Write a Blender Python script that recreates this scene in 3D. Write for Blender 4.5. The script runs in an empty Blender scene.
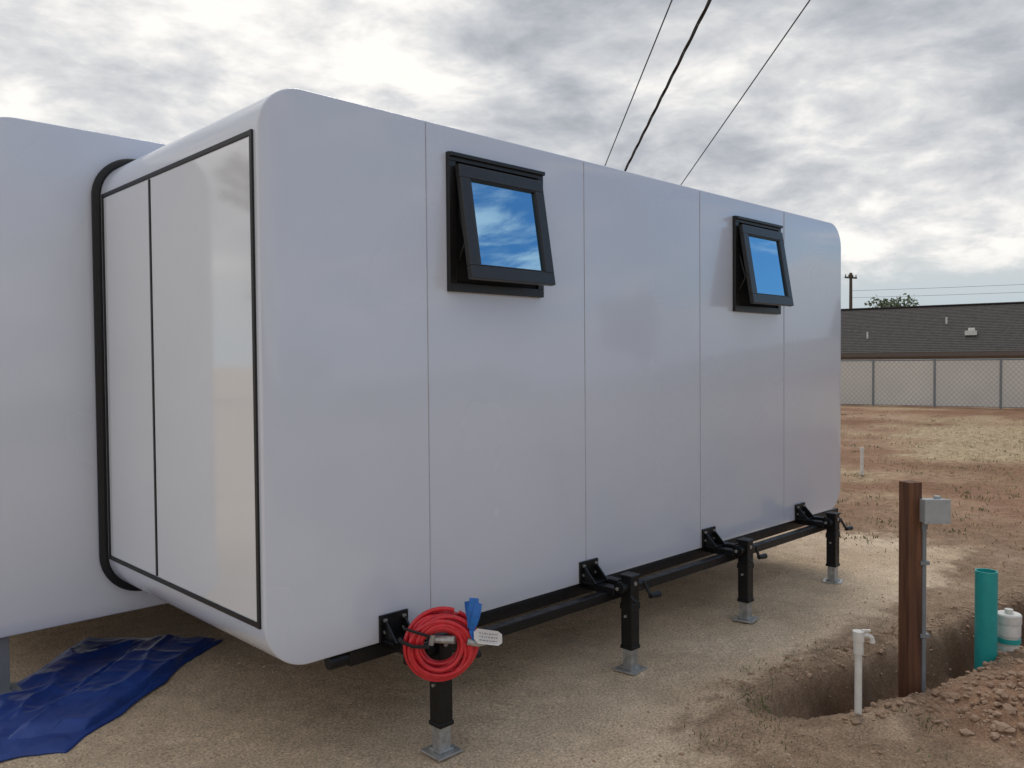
import bpy, math, random
from mathutils import Vector, Matrix, noise
random.seed(7)
SC=bpy.context.scene
COL=SC.collection

# ---------------------------------------------------------------- materials
def lk(nt,a,b): nt.links.new(a,b)
def mat(name,col,rough=0.6,metal=0.0,spec=0.5,var=0.0,vscale=8.0,bump=0.0,bscale=40.0,coat=0.0,col2=None,detail=4,rvar=0.0,bdist=0.01):
    m=bpy.data.materials.new(name); m.use_nodes=True; nt=m.node_tree
    b=nt.nodes["Principled BSDF"]
    b.inputs["Base Color"].default_value=(*col,1); b.inputs["Roughness"].default_value=rough
    b.inputs["Metallic"].default_value=metal; b.inputs["Specular IOR Level"].default_value=spec
    b.inputs["Coat Weight"].default_value=coat; b.inputs["Coat Roughness"].default_value=0.06
    tc=nt.nodes.new("ShaderNodeTexCoord")
    if var>0 or col2:
        n=nt.nodes.new("ShaderNodeTexNoise"); n.inputs["Scale"].default_value=vscale; n.inputs["Detail"].default_value=detail
        n.inputs["Roughness"].default_value=0.65
        lk(nt,tc.outputs["Object"],n.inputs["Vector"])
        r=nt.nodes.new("ShaderNodeValToRGB"); r.color_ramp.elements[0].position=0.3; r.color_ramp.elements[1].position=0.7
        c2=col2 if col2 else tuple(min(1,c*(1+var)) for c in col)
        c1=col if col2 else tuple(c*(1-var) for c in col)
        r.color_ramp.elements[0].color=(*c1,1); r.color_ramp.elements[1].color=(*c2,1)
        lk(nt,n.outputs["Fac"],r.inputs["Fac"]); lk(nt,r.outputs["Color"],b.inputs["Base Color"])
    if rvar>0:
        n3=nt.nodes.new("ShaderNodeTexNoise"); n3.inputs["Scale"].default_value=vscale*0.7; n3.inputs["Detail"].default_value=4
        lk(nt,tc.outputs["Object"],n3.inputs["Vector"])
        mr=nt.nodes.new("ShaderNodeMapRange"); mr.inputs["From Min"].default_value=0.3; mr.inputs["From Max"].default_value=0.7
        mr.inputs["To Min"].default_value=max(0.02,rough-rvar); mr.inputs["To Max"].default_value=rough+rvar
        lk(nt,n3.outputs["Fac"],mr.inputs["Value"]); lk(nt,mr.outputs["Result"],b.inputs["Roughness"])
    if bump>0:
        n2=nt.nodes.new("ShaderNodeTexNoise"); n2.inputs["Scale"].default_value=bscale; n2.inputs["Detail"].default_value=3
        lk(nt,tc.outputs["Object"],n2.inputs["Vector"])
        bp=nt.nodes.new("ShaderNodeBump"); bp.inputs["Strength"].default_value=bump; bp.inputs["Distance"].default_value=bdist
        lk(nt,n2.outputs["Fac"],bp.inputs["Height"]); lk(nt,bp.outputs["Normal"],b.inputs["Normal"])
    return m

M_white=mat("white_panel_paint",(0.65,0.69,0.79),0.24,var=0.02,vscale=1.2,bump=0.07,bscale=0.8,coat=0.5,rvar=0.07,bdist=0.02)
M_gloss=mat("gloss_white_panel",(0.72,0.75,0.81),0.08,var=0.015,vscale=2.0,bump=0.09,bscale=0.9,coat=1.0,rvar=0.03,bdist=0.02)
M_trim=mat("black_trim",(0.008,0.008,0.009),0.45)
M_rubber=mat("black_rubber",(0.006,0.006,0.007),0.6,var=0.3,vscale=20,bump=0.2,bscale=60)
M_seam=mat("seam_sealant",(0.42,0.42,0.46),0.5,var=0.2,vscale=9)
M_frame=mat("bronze_window_frame",(0.012,0.011,0.011),0.35,var=0.2,vscale=30)
M_frame2=mat("sash_frame_metal",(0.026,0.025,0.025),0.35,var=0.15,vscale=30)
M_opening=mat("opening_shade_black",(0.006,0.006,0.008),0.9)  # near-black colour standing in for shade inside the open windows
M_glass=mat("reflective_glass",(0.34,0.56,0.72),0.015,metal=1.0)
M_black=mat("black_painted_steel",(0.0065,0.0065,0.0075),0.42,spec=0.4,var=0.35,vscale=25,bump=0.12,bscale=90,rvar=0.12)
M_galv=mat("galvanised_steel",(0.42,0.42,0.41),0.45,metal=0.6,var=0.3,vscale=30,rvar=0.15)
M_red=mat("red_hose_rubber",(0.60,0.022,0.035),0.22,var=0.2,vscale=30)
M_blue=mat("blue_plastic",(0.01,0.14,0.50),0.4,var=0.2,vscale=30)
M_tag=mat("white_tag",(0.70,0.70,0.72),0.5,var=0.05)
M_ink=mat("grey_ink",(0.22,0.22,0.26),0.6)
M_tarp=mat("blue_tarp_fabric",(0.008,0.035,0.20),0.42,col2=(0.014,0.060,0.30),vscale=5,bump=0.35,bscale=16,rvar=0.12)
M_greybox=mat("grey_plastic_box",(0.36,0.38,0.39),0.5,var=0.08,vscale=20)
M_conduit=mat("grey_conduit",(0.20,0.22,0.24),0.5,var=0.1)
M_pvc=mat("white_pvc",(0.70,0.68,0.64),0.4,var=0.14,vscale=14)
M_teal=mat("teal_sewer_pipe",(0.02,0.36,0.35),0.38,var=0.12,vscale=10)
M_teal2=mat("pale_teal",(0.22,0.45,0.42),0.4,var=0.1)
M_stone=mat("gravel_stone",(0.30,0.235,0.17),0.9,col2=(0.62,0.51,0.39),vscale=3)
M_clod=mat("dirt_clod",(0.27,0.17,0.11),0.95,col2=(0.44,0.31,0.22),vscale=4,bump=0.5,bscale=60)
M_drygrass=mat("dry_grass_blade",(0.46,0.36,0.21),0.8,col2=(0.30,0.25,0.13),vscale=2)
M_weed=mat("weed_green",(0.07,0.11,0.03),0.7,col2=(0.16,0.16,0.06),vscale=5)
M_leaf=mat("leaf_green",(0.035,0.06,0.02),0.7,col2=(0.09,0.12,0.04),vscale=0.8)
M_bark=mat("bark",(0.10,0.07,0.05),0.9,var=0.3,vscale=10,bump=0.5)
M_pole=mat("pole_wood",(0.10,0.075,0.055),0.9,var=0.3,vscale=6)
M_roof=mat("shingle_roof",(0.050,0.044,0.042),0.9,col2=(0.095,0.084,0.079),vscale=5,detail=7,bump=0.4,bscale=15)
M_stucco=mat("stucco_wall",(0.35,0.30,0.25),0.9,var=0.08,vscale=3)
M_fascia=mat("fascia_paint",(0.13,0.10,0.085),0.6)
M_dwin=mat("house_window_glass",(0.02,0.025,0.03),0.08)
M_wire=mat("wire_black",(0.012,0.012,0.013),0.6)
M_wire2=mat("wire_grey",(0.04,0.04,0.045),0.6)

# wood with vertical grain
M_wood=bpy.data.materials.new("treated_wood"); M_wood.use_nodes=True
nt=M_wood.node_tree; b=nt.nodes["Principled BSDF"]; b.inputs["Roughness"].default_value=0.75
tc=nt.nodes.new("ShaderNodeTexCoord"); mp=nt.nodes.new("ShaderNodeMapping"); mp.inputs["Scale"].default_value=(45,45,2.5)
nz=nt.nodes.new("ShaderNodeTexNoise"); nz.inputs["Scale"].default_value=1.0; nz.inputs["Detail"].default_value=6
rp=nt.nodes.new("ShaderNodeValToRGB"); rp.color_ramp.elements[0].position=0.3; rp.color_ramp.elements[1].position=0.72
rp.color_ramp.elements[0].color=(0.060,0.024,0.012,1); rp.color_ramp.elements[1].color=(0.19,0.080,0.038,1)
lk(nt,tc.outputs["Object"],mp.inputs["Vector"]); lk(nt,mp.outputs["Vector"],nz.inputs["Vector"]); lk(nt,nz.outputs["Fac"],rp.inputs["Fac"])
lk(nt,rp.outputs["Color"],b.inputs["Base Color"])
bp=nt.nodes.new("ShaderNodeBump"); bp.inputs["Strength"].default_value=0.4; bp.inputs["Distance"].default_value=0.004
lk(nt,nz.outputs["Fac"],bp.inputs["Height"]); lk(nt,bp.outputs["Normal"],b.inputs["Normal"])

# chain link fence with privacy slats
M_slat=bpy.data.materials.new("slatted_chain_link"); M_slat.use_nodes=True
nt=M_slat.node_tree; b=nt.nodes["Principled BSDF"]; b.inputs["Roughness"].default_value=0.6
tc=nt.nodes.new("ShaderNodeTexCoord"); sp=nt.nodes.new("ShaderNodeSeparateXYZ"); lk(nt,tc.outputs["Object"],sp.inputs["Vector"])
def math_(nt,op,a,b_=None,clamp=False):
    n=nt.nodes.new("ShaderNodeMath"); n.operation=op; n.use_clamp=clamp
    for i,x in enumerate((a,b_)):
        if x is None: continue
        if isinstance(x,(int,float)): n.inputs[i].default_value=x
        else: lk(nt,x,n.inputs[i])
    return n.outputs[0]
def diag(sgn):
    s=math_(nt,"ADD",sp.outputs["X"],math_(nt,"MULTIPLY",sp.outputs["Z"],sgn*0.9))
    fr=math_(nt,"FRACT",math_(nt,"MULTIPLY",s,6.5))
    return math_(nt,"LESS_THAN",fr,0.20)
wm=math_(nt,"MAXIMUM",diag(1),diag(-1))
nz=nt.nodes.new("ShaderNodeTexNoise"); nz.inputs["Scale"].default_value=0.8; nz.inputs["Detail"].default_value=4; lk(nt,tc.outputs["Object"],nz.inputs["Vector"])
rp=nt.nodes.new("ShaderNodeValToRGB"); rp.color_ramp.elements[0].color=(0.60,0.58,0.54,1); rp.color_ramp.elements[1].color=(0.72,0.70,0.65,1)
rp.color_ramp.elements[0].position=0.3; rp.color_ramp.elements[1].position=0.7
lk(nt,nz.outputs["Fac"],rp.inputs["Fac"])
mx=nt.nodes.new("ShaderNodeMix"); mx.data_type='RGBA'; lk(nt,wm,mx.inputs[0]); lk(nt,rp.outputs["Color"],mx.inputs[6]); mx.inputs[7].default_value=(0.50,0.48,0.45,1)
lk(nt,mx.outputs[2],b.inputs["Base Color"])

# ---------------------------------------------------------------- mesh builder
class MB:
    def __init__(s): s.v=[]; s.f=[]; s.m=[]
    def add(s,vs,fs,mi=0):
        o=len(s.v); s.v+= [tuple(v) for v in vs]
        for f in fs: s.f.append(tuple(i+o for i in f)); s.m.append(mi)
    def box(s,c,size,rz=0.0,mi=0,M=None):
        hx,hy,hz=[q/2 for q in size]
        vs=[Vector((x,y,z)) for x in(-hx,hx) for y in(-hy,hy) for z in(-hz,hz)]
        if M is None: M=Matrix.Rotation(rz,4,'Z')
        vs=[(M@v)+Vector(c) for v in vs]
        s.add(vs,[(0,1,3,2),(4,6,7,5),(0,4,5,1),(2,3,7,6),(0,2,6,4),(1,5,7,3)],mi)
    def tube(s,pts,r,n=10,mi=0,closed=False,caps=True):
        pts=[Vector(p) for p in pts]; N=len(pts); rs=r if isinstance(r,(list,tuple)) else [r]*N
        prev=None; vs=[]
        for i,p in enumerate(pts):
            if closed: t=pts[(i+1)%N]-pts[i-1]
            else: t=pts[min(i+1,N-1)]-pts[max(i-1,0)]
            t.normalize()
            if prev is None:
                u=t.orthogonal().normalized()
            else:
                u=(prev-t*prev.dot(t)).normalized()
            prev=u; w=t.cross(u)
            for k in range(n):
                a=2*math.pi*k/n; vs.append(p+(u*math.cos(a)+w*math.sin(a))*rs[i])
        fs=[]
        for i in range(N if closed else N-1):
            j=(i+1)%N
            for k in range(n):
                k2=(k+1)%n; fs.append((i*n+k,i*n+k2,j*n+k2,j*n+k))
        if caps and not closed:
            fs.append(tuple(range(n-1,-1,-1))); fs.append(tuple((N-1)*n+k for k in range(n)))
        s.add(vs,fs,mi)
    def prism(s,prof,off,mi=0):
        n=len(prof); vs=[Vector(p) for p in prof]+[Vector(p)+Vector(off) for p in prof]
        fs=[tuple(range(n-1,-1,-1)),tuple(range(n,2*n))]+[(i,(i+1)%n,n+(i+1)%n,n+i) for i in range(n)]
        s.add(vs,fs,mi)
    def make(s,name,mats,parent=None,smooth=True,bevel=0.0,ang=35):
        me=bpy.data.meshes.new(name); me.from_pydata(s.v,[],s.f); me.update()
        for m in mats: me.materials.append(m)
        me.polygons.foreach_set("material_index",s.m)
        if smooth:
            me.polygons.foreach_set("use_smooth",[True]*len(me.polygons)); me.set_sharp_from_angle(angle=math.radians(ang))
        o=bpy.data.objects.new(name,me); COL.objects.link(o)
        if parent: o.parent=parent
        if bevel>0:
            bm=o.modifiers.new("bevel",'BEVEL'); bm.width=bevel; bm.segments=2; bm.limit_method='ANGLE'; bm.angle_limit=math.radians(40)
        return o
def empty(name,loc=(0,0,0)):
    e=bpy.data.objects.new(name,None); COL.objects.link(e); e.empty_display_size=0.2; return e

def rrect(x0,x1,z0,z1,r,n=14,rb=None,e=0.008):
    rb=r if rb is None else rb
    pts=[]
    for cx,cz,a0,R in ((x0+rb,z0+rb,180,rb),(x1-rb,z0+rb,270,rb),(x1-r,z1-r,0,r),(x0+r,z1-r,90,r)):
        arc=[]
        for i in range(n+1):
            a=math.radians(a0+90*i/n); arc.append((cx+R*math.cos(a),cz+R*math.sin(a)))
        d0=(math.sin(math.radians(a0)),-math.cos(math.radians(a0)))
        a1=a0+90; d1=(-math.sin(math.radians(a1)),math.cos(math.radians(a1)))
        pts.append((arc[0][0]+d0[0]*e,arc[0][1]+d0[1]*e)); pts+=arc; pts.append((arc[-1][0]+d1[0]*e,arc[-1][1]+d1[1]*e))
    return pts
def body(x0,x1,z0,z1,ya,yb,r,rb=None):
    b=MB(); rings=[(0.007,ya),(0.003,ya+0.0015),(0.001,ya+0.004),(0,ya+0.008),(0,ya+0.016),(0,yb-0.01),(0,yb)]
    vs=[];n=0
    for ins,y in rings:
        p=rrect(x0+ins,x1-ins,z0+ins,z1-ins,r-ins,rb=(None if rb is None else rb-ins)); n=len(p)
        vs+=[(q[0],y,q[1]) for q in p]
    fs=[tuple(range(n)),tuple(range((len(rings)-1)*n+n-1,(len(rings)-1)*n-1,-1))]
    for i in range(len(rings)-1):
        for k in range(n):
            k2=(k+1)%n; fs.append((i*n+k,(i+1)*n+k,(i+1)*n+k2,i*n+k2))
    b.add(vs,fs); return b

# ---------------------------------------------------------------- pod (slide-out module)
X0,X1,Z0,Z1,YF=1.51,6.56,0.453,2.726,2.90
pod=empty("slide_out_module")
body(X0,X1,Z0,Z1,YF,4.9,0.19).make("shell",[M_white],pod,ang=50)
s=MB()
for x in (2.315,3.39,4.508,5.607): s.box((x,YF-0.0004,(Z0+Z1)/2),(0.0032,0.003,Z1-Z0-0.02))
s.make("panel_seams",[M_seam],pod,smooth=False)
s=MB()
s.box((X0-0.001,(2.953+3.933)/2,1.585),(0.006,3.933-2.953,1.866)); s.box((X0-0.001,(3.955+4.56)/2,1.585),(0.006,4.56-3.955,1.866))
s.make("end_panels",[M_gloss],pod,smooth=False,bevel=0.0015)
s=MB()
za,zb=0.630,2.540
s.box((X0-0.003,2.942,(za+zb)/2),(0.012,0.018,zb-za)); s.box((X0-0.003,3.944,(za+zb)/2),(0.009,0.016,zb-za-0.05)); s.box((X0-0.003,4.571,(za+zb)/2),(0.012,0.018,zb-za))
s.box((X0-0.003,3.757,za+0.009),(0.010,1.61,0.018)); s.box((X0-0.003,3.757,zb-0.009),(0.010,1.61,0.018))
s.make("end_trim",[M_trim],pod,smooth=False)
b=MB(); g=rrect(X0-0.012,X1+0.012,Z0-0.012,Z1+0.012,0.2)
b.tube([(q[0],4.635,q[1]) for q in g],0.027,10,closed=True); b.make("rubber_gasket",[M_rubber],pod)

def window(xa,par):
    xb=xa+0.62; za,zb=1.975,2.607
    w=empty("awning_window"); w.parent=par
    s=MB(); t=0.040; y=YF-0.010; d=0.026
    s.box(((xa+xb)/2,y,zb-t/2),(xb-xa,d,t)); s.box(((xa+xb)/2,y,za+t/2),(xb-xa,d,t))
    s.box((xa+t/2,y,(za+zb)/2),(t,d,zb-za-2*t)); s.box((xb-t/2,y,(za+zb)/2),(t,d,zb-za-2*t))
    s.box(((xa+xb)/2,YF-0.030,zb-0.012),(xb-xa,0.016,0.018))
    s.make("frame",[M_frame],w,smooth=False,bevel=0.002)
    s=MB(); s.box(((xa+xb)/2,YF-0.004,(za+zb)/2),(xb-xa-2*t,0.006,zb-za-2*t)); s.make("opening_shade_panel",[M_opening],w,smooth=False)  # dark sheet on the solid wall, painted as the shaded interior behind the sash
    # sash hinged at the top
    L=0.530; W=0.550; th=0.030; bw=0.060
    piv=Vector(((xa+xb)/2-0.003,YF-0.038,2.548)); R=Matrix.Translation(piv)@Matrix.Rotation(math.radians(-9.5),4,'X')
    s=MB()
    def bx(c,sz,mi=0):
        M=R.to_3x3().to_4x4(); s.box(R@Vector(c),sz,M=M,mi=mi)
    bx((0,0,-bw/2),(W,th,bw)); bx((0,0,-L+bw/2),(W,th,bw)); bx((-W/2+bw/2,0,-L/2),(bw,th,L-2*bw)); bx((W/2-bw/2,0,-L/2),(bw,th,L-2*bw))
    g=0.008
    for c,sz in (((0,-0.006,-bw-g/2),(W-2*bw,th-0.016,g)),((0,-0.006,-L+bw+g/2),(W-2*bw,th-0.016,g)),((-W/2+bw+g/2,-0.006,-L/2),(g,th-0.016,L-2*bw-2*g)),((W/2-bw-g/2,-0.006,-L/2),(g,th-0.016,L-2*bw-2*g))):
        bx(c,sz,1)
    s.make("sash",[M_frame2,M_frame],w,smooth=False,bevel=0.003)
    s=MB(); bx((0,0.002,-L/2),(W-2*bw,0.006,L-2*bw)); s.make("glass",[M_glass],w,smooth=False)
    s=MB()
    for sx in (-1,1):
        x=(xa+xb)/2-0.003+sx*(W/2-0.03)
        s.tube([(x,YF-0.015,2.12),(x,YF-0.06,2.2)],0.006,6); s.tube([(x,YF-0.015,2.36),(x,YF-0.06,2.2)],0.006,6)
    s.make("stay_arms",[M_frame],w)
window(2.43,pod); window(4.90,pod)

# ---------------------------------------------------------------- main module (behind)
mm=empty("main_module")
body(0.88,7.6,0.305,2.884,4.665,7.9,0.26,rb=0.09).make("shell",[M_white],mm,ang=50)
s=MB()
for x,y in ((1.035,4.75),(3.2,4.75),(5.4,4.75),(7.3,4.75),(1.035,7.7),(7.3,7.7)):
    s.box((x,y,0.16),(0.06,0.06,0.30)); s.box((x,y,0.012),(0.15,0.15,0.012))
s.make("support_legs",[M_conduit],mm,smooth=False,bevel=0.002)

# ---------------------------------------------------------------- rails, brackets
fr=empty("support_frame")
s=MB()
s.tube([(1.80,2.935,0.418),(1.90,2.935,0.418)],0.029,16)
s.box((4.21,2.935,0.418),(4.64,0.06,0.062)); s.box((4.05,2.765,0.405),(3.95,0.05,0.05))
s.make("beams",[M_black],fr,smooth=False,bevel=0.004)
JX=(2.19,3.49,4.68,5.93)
s=MB()
for x in JX:
    bxx=x-0.085
    s.box((bxx,YF-0.006,0.515),(0.15,0.012,0.115)); s.box((bxx,2.855,0.465),(0.13,0.085,0.012))
    for dx in (-0.05,0.05):
        s.prism([(bxx+dx-0.005,2.888,0.56),(bxx+dx-0.005,2.80,0.47),(bxx+dx-0.005,2.888,0.47)],(0.010,0,0))
    s.box((x,2.79,0.450),(0.055,0.14,0.05)); s.box((x-0.085,2.80,0.44),(0.06,0.20,0.04))
s.make("brackets",[M_black],fr,smooth=False,bevel=0.002)
s=MB()
for x in JX:
    for dx in (-0.05,0.05):
        for dz in (-0.015,0.035): s.tube([(x-0.085+dx,YF-0.022,0.515+dz),(x-0.085+dx,YF-0.008,0.515+dz)],0.009,6)
s.make("bolts",[M_galv],fr)

def jack(x,y,first=False,k=0):
    j=empty("stabilizer_jack")
    s=MB(); s.box((x,y,0.320),(0.070,0.070,0.375)); s.box((x,y,0.512),(0.084,0.084,0.014)); s.box((x,y,0.132),(0.078,0.078,0.02))
    s.box((x,y+0.045,0.44),(0.05,0.03,0.09)); s.box((x,y,0.35),(0.079,0.079,0.035))
    s.make("outer_tube",[M_black],j,smooth=False,bevel=0.004)
    s=MB()   # side-wind gearbox, swivel drum and crank handle
    s.tube([(x-0.085,y+0.01,0.455),(x-0.034,y+0.01,0.455)],0.032,16); s.tube([(x-0.095,y+0.01,0.455),(x-0.085,y+0.01,0.455)],0.020,12)
    s.tube([(x+0.034,y,0.455),(x+0.070,y,0.455)],0.030,16)
    s.tube([(x+0.065,y,0.455),(x+0.115,y-0.004,0.452)],0.010,8)
    hy=-0.05 if k%2 else -0.03
    s.tube([(x+0.110,y-0.004,0.462),(x+0.118,y+hy,0.385)],0.009,8)
    s.tube([(x+0.112,y+hy,0.388),(x+0.185,y+hy-0.005,0.385)],[0.014,0.018],12)
    s.tube([(x-0.05,y-0.042,0.42),(x-0.05,y-0.06,0.40),(x-0.02,y-0.062,0.385)],0.005,6)
    s.make("crank",[M_black],j)
    s=MB(); s.tube([(x-0.046,y,0.30),(x+0.046,y,0.30)],0.007,8); s.tube([(x-0.005,y-0.037,0.475),(x-0.005,y-0.043,0.475)],0.012,6); s.tube([(x-0.1,y+0.01,0.455),(x-0.094,y+0.01,0.455)],0.010,6)
    s.make("pins",[M_galv],j)
    s=MB(); s.box((x,y,0.068),(0.056,0.056,0.11)); s.box((x,y,0.010),(0.13,0.13,0.010),rz=0.1*k); s.box((x,y,0.020),(0.075,0.075,0.010))
    s.make("inner_leg",[M_galv],j,smooth=False,bevel=0.002)
for k,x in enumerate(JX): jack(x,2.68,k==0,k)

# ---------------------------------------------------------------- hose coil
hc=empty("coiled_garden_hose")
cen=Vector((2.122,2.593,0.500)); nrm=Vector((-0.55,-0.835,0.05)).normalized(); ux=Vector((0.835,-0.55,0)).normalized(); uz=nrm.cross(ux); uz=-uz if uz.z<0 else uz
s=MB(); R_=0.0090
rh=random.Random(9)
def hose_pt(a,r,d,cx_,cz_,e1,ph):
    return cen+ux*(r*math.cos(a)+cx_)+uz*(r*e1*math.sin(a+ph)+cz_)+nrm*d
turns=[]
for k in range(20):
    turns.append((0.060+0.090*rh.random()**0.75, rh.uniform(-0.030,0.052), rh.uniform(-.012,.012), rh.uniform(-.018,.006), rh.uniform(.84,1.02), rh.uniform(-.2,.2)))
turns[0]=(0.152,0.0,0,0,.96,0); turns[1]=(0.133,0.035,.004,-.004,.93,.1); turns[2]=(.110,.045,.006,0,.93,-.1); turns[3]=(.086,.050,-.010,.006,.98,.1)
pts=[]; N_=44
for k in range(len(turns)):
    A_=turns[k]; B_=turns[(k+1)%len(turns)]
    for i in range(N_):
        t=i/N_; t2=t*t*(3-2*t); q=[A_[j]*(1-t2)+B_[j]*t2 for j in range(6)]
        pts.append(hose_pt(2*math.pi*t+1.2,q[0],q[1],q[2],q[3],q[4],q[5]))
s.tube(pts,R_,8,0)
s.make("hose_loops",[M_red],hc,ang=80)
s=MB()
a=cen+ux*0.10+uz*0.02+nrm*0.055
s.tube([a,a+ux*0.045-uz*0.012,a+ux*0.085-uz*0.004],[0.014,0.013,0.012],8)
s.tube([cen-ux*0.03+uz*0.03+nrm*0.02,cen+ux*0.05+uz*0.03+nrm*0.055],0.016,10); s.tube([cen-ux*0.045+uz*0.01+nrm*0.03,cen-ux*0.035+uz*0.05+nrm*0.03],0.012,8)
s.make("hose_fitting",[M_galv],hc)
s=MB()
s.tube([cen-ux*0.055+uz*0.01+nrm*0.06,cen-ux*0.12+uz*0.02+nrm*0.068,cen-ux*0.165+uz*0.03+nrm*0.02,cen-ux*0.165+uz*0.025-nrm*0.03],0.008,6)
s.tube([cen-ux*0.05+uz*0.05+nrm*0.055,cen-ux*0.11+uz*0.075+nrm*0.064,cen-ux*0.15+uz*0.08+nrm*0.02],0.006,6)
s.make("strap",[M_rubber],hc)
s=MB()
b0=cen+ux*0.118+uz*0.07+nrm*0.05
def leafq(p,d,w,l,bend,mi=0):
    d=Vector(d).normalized(); sd=d.cross(nrm).normalized(); vs=[];fs=[]
    for i in range(5):
        t=i/4; ww=w*(0.55+0.9*t-0.8*t*t); c=p+d*l*t+nrm*bend*math.sin(t*2.6)
        vs+=[c-sd*ww/2-nrm*0.004,c+sd*ww/2+nrm*0.004]
    for i in range(4): fs.append((2*i,2*i+1,2*i+3,2*i+2))
    s.add(vs,fs,mi)
leafq(b0,uz+ux*0.10,0.055,0.125,0.02); leafq(b0+ux*0.008,uz-ux*0.18,0.040,0.11,-0.02); leafq(b0,-uz*0.8+ux*0.3,0.035,0.05,0.01); leafq(b0+nrm*0.012,uz*0.9+ux*0.25,0.040,0.11,0.02)
s.make("blue_valve",[M_blue],hc)
s=MB()
tA=cen+ux*0.125+uz*0.048+nrm*0.074
def tagp(u,v): return tA+ux*0.115*u-uz*(0.020*u)+nrm*(0.010*math.sin(u*3))+uz*v
prof=[(0,-.014),(0.12,-.030),(0.85,-.030),(1,-.018),(1,.016),(0.85,.028),(0.12,.030),(0,.014)]
s.v=[tuple(tagp(*q)) for q in prof]+[tuple(tagp(*q)-nrm*0.002) for q in prof]; n=len(prof)
s.f=[tuple(range(n)),tuple(range(2*n-1,n-1,-1))]; s.m=[0,0]
for r_ in range(3):
    u=0.18
    while u<0.80:
        L_=random.uniform(.03,.10); v=0.015-r_*0.014; a_,b_=u,min(u+L_,.82)
        s.add([tagp(a_,v-.0022)+nrm*.003,tagp(b_,v-.0022)+nrm*.003,tagp(b_,v+.0022)+nrm*.003,tagp(a_,v+.0022)+nrm*.003],[(0,1,2,3)],1); u+=L_+.035
s.make("paper_tag",[M_tag,M_ink],hc,smooth=False)

# ---------------------------------------------------------------- ground
def seg_d(x,y,pl):
    best=1e9;bt=0
    for i in range(len(pl)-1):
        ax,ay=pl[i];bx,by=pl[i+1];dx,dy=bx-ax,by-ay
        t=max(0,min(1,((x-ax)*dx+(y-ay)*dy)/(dx*dx+dy*dy))); d=math.hypot(x-ax-dx*t,y-ay-dy*t)
        if d<best: best=d;bt=i+t
    return best,bt
TR=[(3.62,1.86),(4.35,1.67),(4.9,1.57),(5.7,1.47),(7.2,1.2),(9.0,0.8)]
MD=[(4.25,1.02),(4.7,0.92),(5.4,0.76),(6.3,0.52),(7.6,0.16)]
def sm(a,b,x):
    t=max(0,min(1,(x-a)/(b-a))); return t*t*(3-2*t)
def N(x,y,s,o=0): return noise.noise(Vector((x*s+o,y*s-o,o*1.7)))
def ground_h(x,y):
    sand=sandm(x,y)
    near=1-sm(14,40,math.hypot(x-3,y-2))
    h=0.010*N(x,y,1.3,3)+0.05*N(x,y,0.12,9)*sm(9,25,math.hypot(x-3,y-2))
    rough=(1-sand)
    h+=near*(0.0035*N(x,y,14,1)+rough*(0.012*N(x,y,5,2)+0.010*N(x,y,11,5)+0.008*N(x,y,25,7)))
    h+=near*sand*(0.008*N(x,y,3,11)+0.003*N(x,y,20,12))
    if 3<x<11 and -1<y<3.5:
        d,t=seg_d(x,y,TR); w=(0.10+0.075*min(1,t*1.3))+0.045*N(x,y,3,4)+0.03*N(x,y,9,6)
        h-=(0.12+0.18*min(1,t*1.5))*(1-sm(w*0.5,w*1.25,d))*(0.9+0.3*N(x,y,7,8))
        d2,t2=seg_d(x,y,MD); c=abs(N(x,y,4,12))+0.5*abs(N(x,y,10,13))+0.3*N(x,y,22,15)
        h+=(0.055+0.10*c)*(1-sm(0.05,0.42,d2))
        h+=0.03*(1-sm(0.02,0.16,abs(d-0.29)))*(0.4+1.2*abs(N(x,y,8,14)))
    return h
def sandm(x,y):
    w=0.30*N(x,y,0.9,20)+0.12*N(x,y,3.5,21)+0.05*N(x,y,9,23)
    a=sm(1.95,2.35,y+w)
    bnd=1-sm(7.0,8.4,x+w*2)
    l=1-sm(0,1.0,x-2.6+w*1.5)
    return max(a*bnd, l*bnd)
def axis(a,b,st,lo,hi):
    v=[]; x=a
    while x<=b: v.append(x); x+=st
    g=st; x=a; L=[]
    while x>lo: g*=1.13; x-=g; L.append(x)
    g=st; x=v[-1]; H=[]
    while x<hi: g*=(1.07 if x<32 else 1.15); x+=g; H.append(x)
    return L[::-1]+v+H
xs=axis(0.3,7.2,0.024,-300,400); ys=axis(0.2,5.6,0.026,-300,400)
V=[];C=[]
for y in ys:
    for x in xs:
        V.append((x,y,ground_h(x,y)))
        s_=sandm(x,y)
        gr=0.75*sm(0.12,0.45,N(x,y,0.3,30)+0.6*N(x,y,1.1,31))*sm(8,12,x)
        if x>9:
            ra=y/x+0.05*N(x,y,0.5,33)+0.03*N(x,y,1.6,34)
            g2=(1-sm(0.335,0.385,ra))*sm(11.5,14.5,x+3*N(x,y,0.4,35))*(1-sm(22,25.5,x+2*N(x,y,0.5,36)))
            gr=max(gr,0.95*g2)
        dm=0
        if 3<x<11 and -1<y<3.5:
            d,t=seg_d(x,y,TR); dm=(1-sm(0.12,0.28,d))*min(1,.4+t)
            d2,t2=seg_d(x,y,MD); rd=1-sm(0.2,0.6,d2)
        else: rd=0
        rd=max(rd,sm(6.5,11,math.hypot(x,y)))
        C.append((s_,gr,dm,rd))
W=len(xs); Fc=[(j*W+i,j*W+i+1,(j+1)*W+i+1,(j+1)*W+i) for j in range(len(ys)-1) for i in range(W-1)]
me=bpy.data.meshes.new("ground"); me.from_pydata(V,[],Fc); me.update()
at=me.attributes.new("mask",'FLOAT_COLOR','POINT'); at.data.foreach_set("color",[q for c in C for q in c])
me.polygons.foreach_set("use_smooth",[True]*len(me.polygons))
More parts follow.
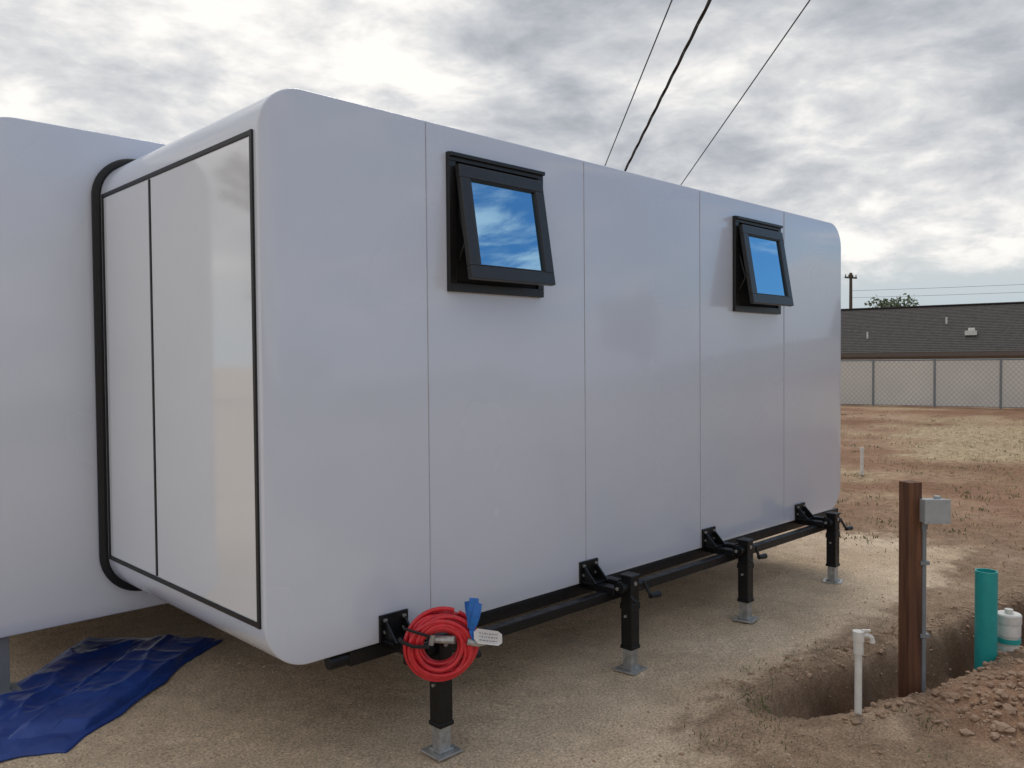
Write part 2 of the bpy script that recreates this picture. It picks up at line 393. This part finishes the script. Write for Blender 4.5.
gr_o=bpy.data.objects.new("ground",me); COL.objects.link(gr_o)
G=bpy.data.materials.new("sand_and_dirt"); G.use_nodes=True; nt=G.node_tree; b=nt.nodes["Principled BSDF"]; b.inputs["Roughness"].default_value=0.95; b.inputs["Specular IOR Level"].default_value=0.15
tc=nt.nodes.new("ShaderNodeTexCoord")
def nz_(sc,det=6,ro=0.6):
    n=nt.nodes.new("ShaderNodeTexNoise"); n.inputs["Scale"].default_value=sc; n.inputs["Detail"].default_value=det; n.inputs["Roughness"].default_value=ro
    lk(nt,tc.outputs["Object"],n.inputs["Vector"]); return n.outputs["Fac"]
def ramp(f,stops):
    r=nt.nodes.new("ShaderNodeValToRGB"); el=r.color_ramp.elements
    while len(el)<len(stops): el.new(0.5)
    for e,(p,c) in zip(el,stops): e.position=p; e.color=(*c,1)
    lk(nt,f,r.inputs["Fac"]); return r.outputs["Color"]
def mixc(f,a,b_,bt='MIX'):
    m=nt.nodes.new("ShaderNodeMix"); m.data_type='RGBA'; m.blend_type=bt
    if isinstance(f,(int,float)): m.inputs[0].default_value=f
    else: lk(nt,f,m.inputs[0])
    for i,x in ((6,a),(7,b_)):
        if isinstance(x,tuple): m.inputs[i].default_value=(*x,1)
        else: lk(nt,x,m.inputs[i])
    return m.outputs[2]
av=nt.nodes.new("ShaderNodeAttribute"); av.attribute_name="mask"
sep=nt.nodes.new("ShaderNodeSeparateColor"); lk(nt,av.outputs["Color"],sep.inputs["Color"])
big=nz_(1.1,5,0.62); mid=nz_(7,6,0.65); fine=nz_(85,5,0.8)
sandc=ramp(big,[(0.3,(0.52,0.395,0.27)),(0.55,(0.64,0.50,0.355)),(0.75,(0.71,0.57,0.42))])
grn=ramp(fine,[(0.33,(0.28,0.265,0.25)),(0.5,(0.95,0.95,0.95)),(0.67,(1.65,1.62,1.58))])
sandc=mixc(0.8,sandc,grn,'MULTIPLY')
sandc=mixc(0.5,sandc,ramp(mid,[(0.3,(0.75,0.75,0.75)),(0.7,(1.25,1.25,1.25))]),'MULTIPLY')
dirtc=ramp(big,[(0.28,(0.21,0.15,0.10)),(0.5,(0.31,0.22,0.15)),(0.72,(0.42,0.31,0.22))])
dirtc=mixc(0.7,dirtc,ramp(mid,[(0.3,(0.6,0.58,0.55)),(0.7,(1.35,1.35,1.35))]),'MULTIPLY')
dirtc=mixc(0.8,dirtc,grn,'MULTIPLY')
e1=math_(nt,"ADD",sep.outputs["Red"],math_(nt,"MULTIPLY",math_(nt,"SUBTRACT",mid,0.5),0.9))
mr=nt.nodes.new("ShaderNodeMapRange"); mr.interpolation_type='SMOOTHSTEP'; mr.inputs["From Min"].default_value=0.2; mr.inputs["From Max"].default_value=0.9; lk(nt,e1,mr.inputs["Value"])
far=nz_(0.35,5,0.65)
redc=mixc(0.7,ramp(far,[(0.35,(0.22,0.118,0.068)),(0.5,(0.30,0.175,0.11)),(0.65,(0.40,0.27,0.18))]),grn,'MULTIPLY')
redc=mixc(0.6,redc,ramp(mid,[(0.3,(0.55,0.53,0.51)),(0.7,(1.35,1.35,1.35))]),'MULTIPLY')
dirtc=mixc(math_(nt,"MULTIPLY",av.outputs["Alpha"],0.95),dirtc,redc)
c=mixc(mr.outputs["Result"],dirtc,sandc)
drc=ramp(mid,[(0.3,(0.26,0.19,0.11)),(0.5,(0.45,0.35,0.22)),(0.7,(0.60,0.49,0.33))])
gm=math_(nt,"MULTIPLY",sep.outputs["Green"],math_(nt,"ADD",mid,0.35),True)
c=mixc(gm,c,drc)
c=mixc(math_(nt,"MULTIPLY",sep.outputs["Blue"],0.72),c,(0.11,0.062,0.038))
lk(nt,c,b.inputs["Base Color"])
hh=math_(nt,"ADD",math_(nt,"MULTIPLY",fine,0.7),math_(nt,"MULTIPLY",mid,1.2))
bp=nt.nodes.new("ShaderNodeBump"); bp.inputs["Strength"].default_value=0.8; bp.inputs["Distance"].default_value=0.011
lk(nt,hh,bp.inputs["Height"]); lk(nt,bp.outputs["Normal"],b.inputs["Normal"])
me.materials.append(G)

# stones
ICO_V=[];PHI=(1+5**0.5)/2
for a_ in(-1,1):
    for b_ in(-PHI,PHI): ICO_V+=[(0,a_,b_),(a_,b_,0),(b_,0,a_)]
ICO_V=[Vector(v).normalized() for v in ICO_V]
ICO_F=[]
for i in range(12):
    for j in range(i+1,12):
        for k in range(j+1,12):
            if all((ICO_V[p]-ICO_V[q]).length<1.1 for p,q in((i,j),(j,k),(i,k))):
                nn=(ICO_V[j]-ICO_V[i]).cross(ICO_V[k]-ICO_V[i])
                ICO_F.append((i,j,k) if nn.dot(ICO_V[i])>0 else (i,k,j))
def stone(mb,x,y,r,sink=0.3):
    R=Matrix.Rotation(random.uniform(0,6.28),3,'Z')@Matrix.Rotation(random.uniform(-.5,.5),3,'X'); sx,sy,sz=random.uniform(.7,1.3),random.uniform(.7,1.2),random.uniform(.45,.85)
    z=ground_h(x,y)+r*sz*(1-2*sink)*0.7
    vs=[R@Vector((v.x*sx,v.y*sy,v.z*sz))*r*random.uniform(.82,1.15)+Vector((x,y,z)) for v in ICO_V]
    mb.add(vs,ICO_F)
s=MB()
for i in range(9000):
    x=random.uniform(0.6,7.6); y=random.uniform(0.9,5.0)
    if sandm(x,y)<0.4 and random.random()<0.4: continue
    stone(s,x,y,random.choice((0.002,0.0025,0.003,0.004,0.005))*random.uniform(.8,1.3))
s.make("gravel",[M_stone],smooth=False)
s=MB()
for i in range(3400):
    t=random.random()
    if t<0.40:
        x=random.uniform(3.9,6.5); y=1.02-(x-4.25)*0.23+random.gauss(0,0.2); r=random.choice((.004,.006,.009,.012,.018,.024))*random.uniform(.7,1.2)
        if random.random()<.02: r*=1.7
    elif t<0.60:
        x=random.uniform(3.6,6.5); y=1.84-(x-3.7)*0.20+random.choice((-.28,.28))+random.gauss(0,.07); r=random.choice((.005,.008,.012,.017))*random.uniform(.7,1.2)
    else:
        x=random.uniform(2.4,10); y=random.uniform(0.4,2.3)+max(0,x-6.5)*random.uniform(0,1.2); r=random.choice((.003,.005,.007,.010))*random.uniform(.7,1.2)
    stone(s,x,y,r)
s.make("dirt_clods",[M_clod],smooth=False)

# grass
def blade(mb,x,y,h,w,mi=0,lean=0.5):
    a=random.uniform(0,6.28); la=random.uniform(0,6.28); ln=random.uniform(0,lean)*h; z=ground_h(x,y)-0.003
    dx,dy=math.cos(a)*w/2,math.sin(a)*w/2; lx,ly=math.cos(la)*ln,math.sin(la)*ln
    mb.add([(x-dx,y-dy,z),(x+dx,y+dy,z),(x+dx*.7+lx*.4,y+dy*.7+ly*.4,z+h*.6),(x-dx*.7+lx*.4,y-dy*.7+ly*.4,z+h*.6),(x+lx,y+ly,z+h*random.uniform(.8,1))],[(0,1,2,3),(3,2,4)],mi)
s=MB()
for i in range(3800):
    x=random.uniform(11.5,24); y=x*random.uniform(.18,.37)
    if N(x,y,0.9,44)<-0.1: continue
    blade(s,x,y,random.uniform(.015,.05),.010,0,1.6)
for i in range(160):
    cx=random.uniform(7.5,26); cy=cx*random.uniform(.15,.5); sp_=random.uniform(.1,.35)
    for k in range(18): blade(s,cx+random.gauss(0,sp_),cy+random.gauss(0,sp_),random.uniform(.015,.05),.012,0,1.6)
for i in range(700):
    x=random.uniform(2.6,7); y=random.uniform(0.6,2.1)
    if N(x,y,1.4,41)<0.1: continue
    blade(s,x,y,random.uniform(.010,.03),.0025,0,1.6)
s.make("dry_grass",[M_drygrass])
s=MB()
for cx,cy,n_,sp_ in ((3.60,1.99,120,0.06),(3.40,1.86,60,0.08),(3.9,1.35,50,0.06),(3.2,1.7,30,.10),(4.55,2.05,50,0.07),(5.3,1.95,60,.1),(3.1,1.95,30,.08),(4.0,2.1,40,.09),(3.5,1.2,40,.15),(3.0,1.4,30,.15)):
    for i in range(n_): blade(s,cx+random.gauss(0,sp_),cy+random.gauss(0,sp_),random.uniform(.010,.035),.005,0,1.5)
for i in range(100):
    cx=random.uniform(7,26); cy=cx*random.uniform(.15,.5); sp_=random.uniform(.05,.16)
    for k in range(16): blade(s,cx+random.gauss(0,sp_),cy+random.gauss(0,sp_),random.uniform(.02,.05),.012,0,1.3)
s.make("weeds",[M_weed])

# ---------------------------------------------------------------- tarp
s=MB()
def tarp(q4,zf,nx,ny,seed,mb,amp=1.0):
    (p00,p10,p11,p01)=q4
    vs=[];fs=[]
    for j in range(ny+1):
        for i in range(nx+1):
            u=i/nx;v=j/ny
            x=(p00[0]*(1-u)+p10[0]*u)*(1-v)+(p01[0]*(1-u)+p11[0]*u)*v
            y=(p00[1]*(1-u)+p10[1]*u)*(1-v)+(p01[1]*(1-u)+p11[1]*u)*v
            ed=min(u,1-u,v,1-v)
            x+=0.03*N(u*3,v*3,1.7,seed); y+=0.03*N(u*3,v*3,1.9,seed+5)
            w=min(1,ed*14)
            r1=abs(N(x*0.7+y*0.7,(y-x)*2.0,1.5,seed+1)); r2=abs(N(x,y,4.5,seed+2)); r3=abs(N(x,y,10,seed+6))
            z=0.010+zf*w+amp*w*(0.020*(1-min(1,r1*4.5))**2+0.007*(1-min(1,r2*4))**2+0.003*(1-min(1,r3*3))**2+0.010*N(x,y,2.2,seed+3))
            vs.append((x,y,ground_h(x,y)*0.5+max(z,0.006)))
    for j in range(ny):
        for i in range(nx): a=j*(nx+1)+i; fs.append((a,a+1,a+nx+2,a+nx+1))
    mb.add(vs,fs)
tarp(((0.45,4.22),(1.06,3.80),(2.18,4.72),(1.62,5.32)),0.008,80,120,3,s)
tarp(((0.90,4.10),(1.16,3.93),(2.16,4.75),(1.93,5.03)),0.032,40,100,8,s,0.6)
o=s.make("blue_tarp",[M_tarp],ang=60)
sd=o.modifiers.new("solid",'SOLIDIFY'); sd.thickness=0.006

# ---------------------------------------------------------------- utilities on the right
R0=Vector((0.7145,-0.6997,0)); F0=Vector((0.6997,0.7145,0))
up=empty("utility_post")
P=Vector((4.35,1.565,0)); rz=math.radians(-30)
s=MB(); s.box((P.x,P.y,0.34),(0.076,0.076,1.376),rz=rz); s.make("wood_post",[M_wood],up,smooth=False,bevel=0.003)
s=MB(); q=P+R0*0.060-F0*0.02
s.tube([(q.x,q.y,-0.35),(q.x,q.y,0.80)],0.0115,12); s.tube([(q.x,q.y,0.79),(q.x,q.y,0.835)],0.017,12)
for z in (0.25,0.62): s.box((q.x,q.y,z),(0.045,0.032,0.018),rz=math.radians(-44))
s.make("conduit",[M_conduit],up)
s=MB(); q=P+R0*0.092-F0*0.045
s.box((q.x,q.y,0.888),(0.120,0.07,0.115),rz=math.radians(-44))
q2=q-F0*0.042; s.box((q2.x,q2.y,0.890),(0.128,0.016,0.122),rz=math.radians(-44))
q3=q+R0*0.068; s.box((q3.x,q3.y,0.885),(0.012,0.05,0.06),rz=math.radians(-44))
q4=q+R0*0.02; s.tube([(q4.x,q4.y,0.94),(q4.x,q4.y,0.962)],0.017,12)
for sx in (-.045,.045):
    for z in (.842,.938): q5=q2+R0*sx-F0*0.009; s.tube([(q5.x,q5.y,z),(q5.x-F0.x*.004,q5.y-F0.y*.004,z)],0.004,6)
s.make("junction_box",[M_greybox],up,smooth=False,bevel=0.003)

wp=empty("water_spigot")
s=MB(); s.tube([(3.752,1.576,-0.2),(3.750,1.574,0.335)],0.0165,14); s.tube([(3.75,1.574,0.30),(3.75,1.574,0.37)],0.0225,14)
s.tube([(3.75,1.574,0.36),(3.75,1.574,0.405)],0.026,14)
s.make("standpipe",[M_pvc],wp)
s=MB(); c0=Vector((3.75,1.574,0.385)); s.tube([c0,c0+R0*0.04,c0+R0*0.06-Vector((0,0,.012)),c0+R0*0.065-Vector((0,0,.035))],[0.011,0.011,0.011,0.013],10)
s.box(tuple(c0+R0*0.035+Vector((0,0,0.022))),(0.04,0.012,0.008),rz=math.radians(-44))
s.make("valve",[M_pvc],wp)

tp=MB(); tp.tube([(5.049,1.412,-0.3),(5.049,1.412,0.472)],0.0565,28,caps=False); tp.tube([(5.049,1.412,0.472),(5.049,1.412,0.2)],0.050,28,caps=False)
n=28; vs=[]
for r in (0.0565,0.050):
    for k in range(n): vs.append((5.049+r*math.cos(2*math.pi*k/n),1.412+r*math.sin(2*math.pi*k/n),0.472))
tp.add(vs,[(k,(k+1)%n,n+(k+1)%n,n+k) for k in range(n)])
tp.make("sewer_pipe",[M_teal])
co=MB(); cx,cy=5.185,1.335
co.tube([(cx,cy,-0.3),(cx,cy,0.10)],0.052,24,1); co.tube([(cx,cy,0.06),(cx,cy,0.085)],0.060,24,2)
co.tube([(cx,cy,0.10),(cx,cy,0.165),(cx,cy,0.17)],[0.060,0.060,0.057],24,0); co.tube([(cx,cy,0.17),(cx,cy,0.215),(cx,cy,0.222)],[0.064,0.064,0.058],24,0)
co.tube([(cx,cy,0.222),(cx,cy,0.245)],0.022,8,0)
co.make("sewer_cleanout",[M_pvc,M_pvc,M_teal])
st=MB(); st.tube([(11.72,4.88,-0.05),(11.73,4.88,0.37)],0.024,10); st.tube([(11.73,4.88,0.34),(11.73,4.88,0.39)],0.030,10); st.make("pvc_marker_pipe",[M_pvc])

# ---------------------------------------------------------------- fence
def fence(p0,p1,name="slatted_chain_link_fence",h=1.60,zb=0.0):
    p0=Vector((*p0,0));p1=Vector((*p1,0)); L=(p1-p0).length; d=(p1-p0)/L; ang=math.atan2(d.y,d.x)
    e=empty(name)
    s=MB(); s.box((L/2,0,h/2+0.02),(L,0.02,h-0.06)); o=s.make("slats",[M_slat],e,smooth=False); o.location=(p0.x,p0.y,zb); o.rotation_euler=(0,0,ang)
    s=MB(); n=int(L/1.93)
    for i in range(n+1):
        q=p0+d*(i*L/n); s.tube([(q.x,q.y,zb-0.1),(q.x,q.y,zb+h+0.05)],0.040,8)
    s.tube([p0+Vector((0,0,zb+h)),p1+Vector((0,0,zb+h))],0.026,8); s.tube([p0+Vector((0,0,zb+0.04)),p1+Vector((0,0,zb+0.04))],0.012,6)
    s.make("posts_and_rails",[M_conduit],e)
d=Vector((1.15,-5.43)).normalized(); A=Vector((29.15,12.84))
fa=A-d*26.0; fb=A+d*30
fence(tuple(fa),tuple(fb))
fence(tuple(fb),(-25,-24))

# ---------------------------------------------------------------- houses
def house(cx,cy,L,D,ang,eave,ridge,base=-0.6):
    e=empty("ranch_house"); M=Matrix.Translation((cx,cy,0))@Matrix.Rotation(ang,4,'Z')
    def part(mb,name,mats,**k):
        mb.v=[tuple(M@Vector(v)) for v in mb.v]; return mb.make(name,mats,e,**k)
    s=MB(); hx,hy=L/2-0.5,D/2-0.6
    s.prism([(-hx,-hy,base),(-hx,hy,base),(-hx,hy,eave+0.1),(-hx,0,ridge-0.35),(-hx,-hy,eave+0.1)],(2*hx,0,0)); part(s,"walls",[M_stucco],smooth=False)
    s=MB(); t=0.14; hy=D/2; hx=L/2
    s.prism([(-hx,-hy,eave),(-hx,0,ridge),(-hx,0,ridge-t),(-hx,-hy,eave-t)],(L,0,0)); s.prism([(-hx,hy,eave),(-hx,hy,eave-t),(-hx,0,ridge-t),(-hx,0,ridge)],(L,0,0)); 
    n=30
    for sg in (-1,1):
        for i in range(n):
            t0=i/n; y=sg*(hy-(hy)*t0); z=eave+(ridge-eave)*t0
            s.box((0,y-sg*0.01,z+0.006),(L,0.04,0.016),M=Matrix.Identity(4))
    s.box((0,0,ridge+0.01),(L,0.35,0.05),M=Matrix.Identity(4))
    part(s,"roof",[M_roof],smooth=False)
    s=MB(); s.box((0,-hy-0.012,eave-0.09),(L,0.03,0.17)); s.box((0,hy+0.012,eave-0.09),(L,0.03,0.17)); part(s,"fascia",[M_fascia],smooth=False)
    s=MB(); x=-hx+2.0
    while x<hx-2: s.box((x,-D/2+0.585,base+1.55),(1.5,0.05,1.1)); s.box((x,D/2-0.585,base+1.55),(1.5,0.05,1.1)); x+=3.6
    part(s,"windows",[M_dwin],smooth=False)
    s=MB()
    for vx,vy in ((-1.1,-0.42),(-4.2,-0.7),(6.2,-0.7)):
        y=vy*hy; z=eave+(ridge-eave)*(1+vy); s.tube([(vx,y,z-.05),(vx,y,z+.3)],0.04,8)
    z=eave+(ridge-eave)*0.32
    s.box((0,-0.68*hy,z+.10),(0.45,0.35,0.20),M=Matrix.Identity(4)); s.box((0,-0.62*hy,z+.18),(0.25,0.25,0.30),M=Matrix.Identity(4))
    part(s,"roof_vents",[M_pvc],smooth=False)
    return e
angF=math.atan2(d.y,d.x); angH=angF+math.pi
nrmF=Vector((math.cos(angH),math.sin(angH))); ly=Vector((-nrmF.y,nrmF.x))
angU=angH if ly.x>0 else angH+math.pi
house(43.2,12.5,28,11,angU,1.92,4.20)
house(-2,-34,24,11,math.radians(180),2.6,5.0,0); house(24,-36,22,10,math.radians(170),2.6,5.0,0)

# ---------------------------------------------------------------- trees
def tree(x,y,h,w,nl,name="shade_tree",ls=0.22,base=0.0,seed=1):
    rnd=random.Random(seed); e=empty(name); s=MB()
    s.tube([(x,y,base-0.2),(x+.1,y,base+h*.3),(x,y+.1,base+h*.6)],[h*.035,h*.026,h*.012],8)
    cl=[]
    for i in range(11):
        a=rnd.uniform(0,6.28); r=rnd.uniform(.1,.42)*w; z=base+h*rnd.uniform(.45,.95); q=Vector((x+r*math.cos(a),y+r*math.sin(a),z))
        s.tube([(x,y,base+h*rnd.uniform(.25,.5)),(x+r*.5*math.cos(a),y+r*.5*math.sin(a),z-h*.12),q],[h*.014,h*.009,h*.003],5); cl.append((q,rnd.uniform(.10,.22)*w))
    cl.append((Vector((x,y,base+h*.8)),w*.22))
    s.make("trunk",[M_bark],e)
    s=MB()
    for i in range(nl):
        c,r=rnd.choice(cl); v=Vector((rnd.gauss(0,1),rnd.gauss(0,1),rnd.gauss(0,.8))).normalized()*r*rnd.uniform(.3,1.25)**.6; p=c+v
        u=Vector((rnd.gauss(0,1),rnd.gauss(0,1),rnd.gauss(0,1))).normalized(); w2=u.orthogonal().normalized(); q=ls*rnd.uniform(.5,1.2)
        s.add([p-u*q/2,p+w2*q*.35,p+u*q/2,p-w2*q*.35],[(0,1,2,3)])
    s.make("foliage",[M_leaf],e,smooth=False)
tree(60.5,23.4,6.7,4.2,1700,seed=3,ls=.30,base=-.5); tree(62,22.6,5.9,3.2,1000,seed=5,ls=.30,base=-.5)
tree(-14,28,9,6,2000,seed=11,ls=.5); tree(-20,16,8,6,1800,seed=12,ls=.5); tree(-9,38,11,7,2000,seed=13,ls=.6)
tree(12,-30,8,6,1800,seed=14,ls=.5); tree(38,-20,8,6,1800,seed=15,ls=.5); tree(-16,-26,9,7,1800,seed=16,ls=.5)

# ---------------------------------------------------------------- poles and wires
def pole(x,y,h,arm_dir,name="utility_pole",arms=(0.4,),aw=1.2):
    s=MB(); s.tube([(x,y,-.5),(x,y,h)],[0.15,0.10],10)
    a=Vector((math.cos(arm_dir),math.sin(arm_dir),0))
    for dz in arms:
        s.box((x,y,h-dz),(aw*2,0.10,0.12),rz=arm_dir)
        for t in (-.9,-.35,.35,.9): q=Vector((x,y,h-dz+.06))+a*aw*t; s.tube([q,q+Vector((0,0,.16))],0.035,6)
    s.make(name,[M_pole],smooth=False)
pole(59.5,25.6,7.9,math.atan2(-1,-.3)+math.pi/2,arms=(.35,),aw=.6)
pole(68,-30,9.0,math.atan2(-1,-.3)+math.pi/2,arms=(.35,),aw=.7)
def wire(name,a,b_,sag,r,m,twist=False,n=60):
    a=Vector(a);b_=Vector(b_); s=MB()
    pts=[a.lerp(b_,i/n)-Vector((0,0,4*sag*(i/n)*(1-i/n))) for i in range(n+1)]
    if twist:
        n=260; L=(b_-a).length; dirv=(b_-a).normalized(); u=dirv.orthogonal().normalized(); w=dirv.cross(u)
        for ph in (0,2.1,4.2):
            s.tube([a.lerp(b_,i/n)-Vector((0,0,4*sag*(i/n)*(1-i/n)))+(u*math.cos(i/n*L*2.2+ph)+w*math.sin(i/n*L*2.2+ph))*r*1.35 for i in range(n+1)],r,6)
    else: s.tube(pts,r,6)
    s.make(name,[m])
for k,(z,o) in enumerate(((6.6,.0),(6.1,0))):
    wire("power_line",(59.5+o,25.6,z),(68+o,-30,z+.5),.5,.010,M_wire2)
def ext(a,b_,k): a=Vector(a);b_=Vector(b_); return b_+(b_-a)*k
w1=((19.19,16.37,6.09),(11.39,7.84,7.51)); w2=((19.58,15.99,6.09),(11.83,7.41,7.50)); w3=((20.7,14.89,5.85),(12.99,6.27,7.49))
wire("power_line",w1[0],ext(*w1,1.9),0.0,.012,M_wire2); wire("service_cable",w2[0],ext(*w2,1.9),0.0,.0140,M_wire,twist=True); wire("power_line",w3[0],ext(*w3,1.9),0.0,.012,M_wire2)
pole(19.9,15.6,6.0,math.atan2(-1.48,1.51),arms=(.12,),aw=1.1)
e2=ext(*w2,1.9); pole(e2.x+.2,e2.y-.2,e2.z+.2,math.atan2(-1.48,1.51),arms=(.35,),aw=1.1)

# ---------------------------------------------------------------- world
SUN_AZ=math.radians(35); SUN_EL=math.radians(56)
wd=bpy.data.worlds.new("World"); SC.world=wd; wd.use_nodes=True; nt=wd.node_tree; nt.nodes.clear()
out=nt.nodes.new("ShaderNodeOutputWorld"); bg=nt.nodes.new("ShaderNodeBackground"); bg.inputs["Strength"].default_value=0.12; lk(nt,bg.outputs[0],out.inputs[0])
sky=nt.nodes.new("ShaderNodeTexSky"); sky.sky_type='NISHITA'; sky.sun_disc=False; sky.sun_elevation=SUN_EL; sky.sun_rotation=math.pi/2-SUN_AZ
tc=nt.nodes.new("ShaderNodeTexCoord"); dirv=tc.outputs["Generated"]
sp=nt.nodes.new("ShaderNodeSeparateXYZ"); lk(nt,dirv,sp.inputs[0])
zz=math_(nt,"ADD",math_(nt,"MAXIMUM",sp.outputs["Z"],0.0),0.40)
px=math_(nt,"DIVIDE",sp.outputs["X"],zz); py=math_(nt,"DIVIDE",sp.outputs["Y"],zz)
cb=nt.nodes.new("ShaderNodeCombineXYZ"); lk(nt,px,cb.inputs[0]); lk(nt,py,cb.inputs[1]); 
lk(nt,math_(nt,"MULTIPLY",sp.outputs["Z"],2.6),cb.inputs[2])
def wn(sc,det,ro,off,dist=0.0):
    m=nt.nodes.new("ShaderNodeMapping"); m.inputs["Location"].default_value=(off,off*.7,off*.3); lk(nt,cb.outputs[0],m.inputs["Vector"])
    n=nt.nodes.new("ShaderNodeTexNoise"); n.inputs["Scale"].default_value=sc; n.inputs["Detail"].default_value=det; n.inputs["Roughness"].default_value=ro; n.inputs["Distortion"].default_value=dist
    lk(nt,m.outputs[0],n.inputs["Vector"]); return n.outputs["Fac"]
n1=wn(2.0,3,0.5,5.3,0.1); n2=wn(5.0,7,0.58,7.7,0.2); n3=wn(13.0,5,0.6,2.2,0.2)
def dotv(v):
    n=nt.nodes.new("ShaderNodeVectorMath"); n.operation='DOT_PRODUCT'; lk(nt,dirv,n.inputs[0]); n.inputs[1].default_value=Vector(v).normalized(); return n.outputs["Value"]
cv=math_(nt,"ADD",math_(nt,"ADD",math_(nt,"MULTIPLY",n1,0.45),math_(nt,"MULTIPLY",n2,0.45)),math_(nt,"MULTIPLY",n3,0.10))
glow=nt.nodes.new("ShaderNodeMapRange"); glow.inputs["From Min"].default_value=0.55; glow.inputs["From Max"].default_value=1.0; glow.inputs["To Max"].default_value=0.03
lk(nt,dotv((1.0,0.45,0.5)),glow.inputs["Value"])
glow2=nt.nodes.new("ShaderNodeMapRange"); glow2.inputs["From Min"].default_value=0.7; glow2.inputs["From Max"].default_value=1.0; glow2.inputs["To Max"].default_value=0.03
lk(nt,dotv((0.3,1.0,0.45)),glow2.inputs["Value"])
cv=math_(nt,"ADD",math_(nt,"ADD",cv,glow.outputs[0]),glow2.outputs[0])
cr=ramp(cv,[(0.38,(2.9,3.1,3.5)),(0.45,(3.9,4.1,4.45)),(0.50,(4.9,5.05,5.3)),(0.55,(6.1,6.15,6.25)),(0.62,(8.6,8.35,8.0))])
hz=nt.nodes.new("ShaderNodeMapRange"); hz.interpolation_type='SMOOTHSTEP'; hz.inputs["From Min"].default_value=0.085; hz.inputs["From Max"].default_value=0.13
lk(nt,math_(nt,"ADD",sp.outputs["Z"],math_(nt,"MULTIPLY",math_(nt,"SUBTRACT",n2,0.5),0.12)),hz.inputs["Value"])
hzc=nt.nodes.new("ShaderNodeMapRange"); hzc.inputs["From Min"].default_value=0.02; hzc.inputs["From Max"].default_value=0.11; lk(nt,sp.outputs["Z"],hzc.inputs["Value"])
hazecol=mixc(hzc.outputs[0],(4.0,4.85,5.4),(5.2,5.5,5.6))
# blue gap
n5=wn(4.2,6,0.62,21.0,0.5)
wisp=nt.nodes.new("ShaderNodeMapRange"); wisp.interpolation_type='SMOOTHSTEP'; wisp.inputs["From Min"].default_value=0.46; wisp.inputs["From Max"].default_value=0.66; lk(nt,n5,wisp.inputs["Value"])
gate=nt.nodes.new("ShaderNodeMapRange"); gate.interpolation_type='SMOOTHSTEP'; gate.inputs["From Min"].default_value=0.72; gate.inputs["From Max"].default_value=0.86; lk(nt,math_(nt,"ADD",dotv((0.78,-0.60,0.38)),math_(nt,"MULTIPLY",math_(nt,"SUBTRACT",n2,0.5),0.25)),gate.inputs["Value"])
skyc=mixc(1.0,sky.outputs[0],(0.58,0.88,1.05),'MULTIPLY')
skyc=mixc(math_(nt,"MULTIPLY",wisp.outputs[0],0.85),skyc,(7.5,7.6,7.8))
c=mixc(gate.outputs[0],cr,skyc)
c=mixc(hz.outputs[0],hazecol,c)
lk(nt,c,bg.inputs["Color"])

sun=bpy.data.lights.new("sun",'SUN'); sun.energy=1.2; sun.angle=math.radians(25); sun.color=(1,0.95,0.88)
so=bpy.data.objects.new("sun",sun); COL.objects.link(so)
sd_=Vector((math.cos(SUN_AZ)*math.cos(SUN_EL),math.sin(SUN_AZ)*math.cos(SUN_EL),math.sin(SUN_EL)))
so.rotation_euler=sd_.to_track_quat('Z','Y').to_euler(); so.location=(0,0,20)

# ---------------------------------------------------------------- camera
th=math.radians(45.6); p=math.atan(22/825); r=math.radians(0.48)
Fh=Vector((math.cos(th),math.sin(th),0)); Rh=Vector((math.sin(th),-math.cos(th),0)); Uh=Vector((0,0,1))
Fv=Fh*math.cos(p)-Uh*math.sin(p); U=Uh*math.cos(p)+Fh*math.sin(p); U1=U*math.cos(r)+Rh*math.sin(r); R1=Rh*math.cos(r)-U*math.sin(r)
cd=bpy.data.cameras.new("camera"); cd.sensor_width=36; cd.lens=36*825/1024; cd.clip_end=2000; cd.clip_start=0.05
cam=bpy.data.objects.new("camera",cd); COL.objects.link(cam)
Mx=Matrix((R1,U1,-Fv)).transposed().to_4x4(); Mx.translation=Vector((0,0,1.65)); cam.matrix_world=Mx
SC.camera=cam
SC.view_settings.view_transform='Standard'; SC.view_settings.look='None'; SC.view_settings.exposure=0
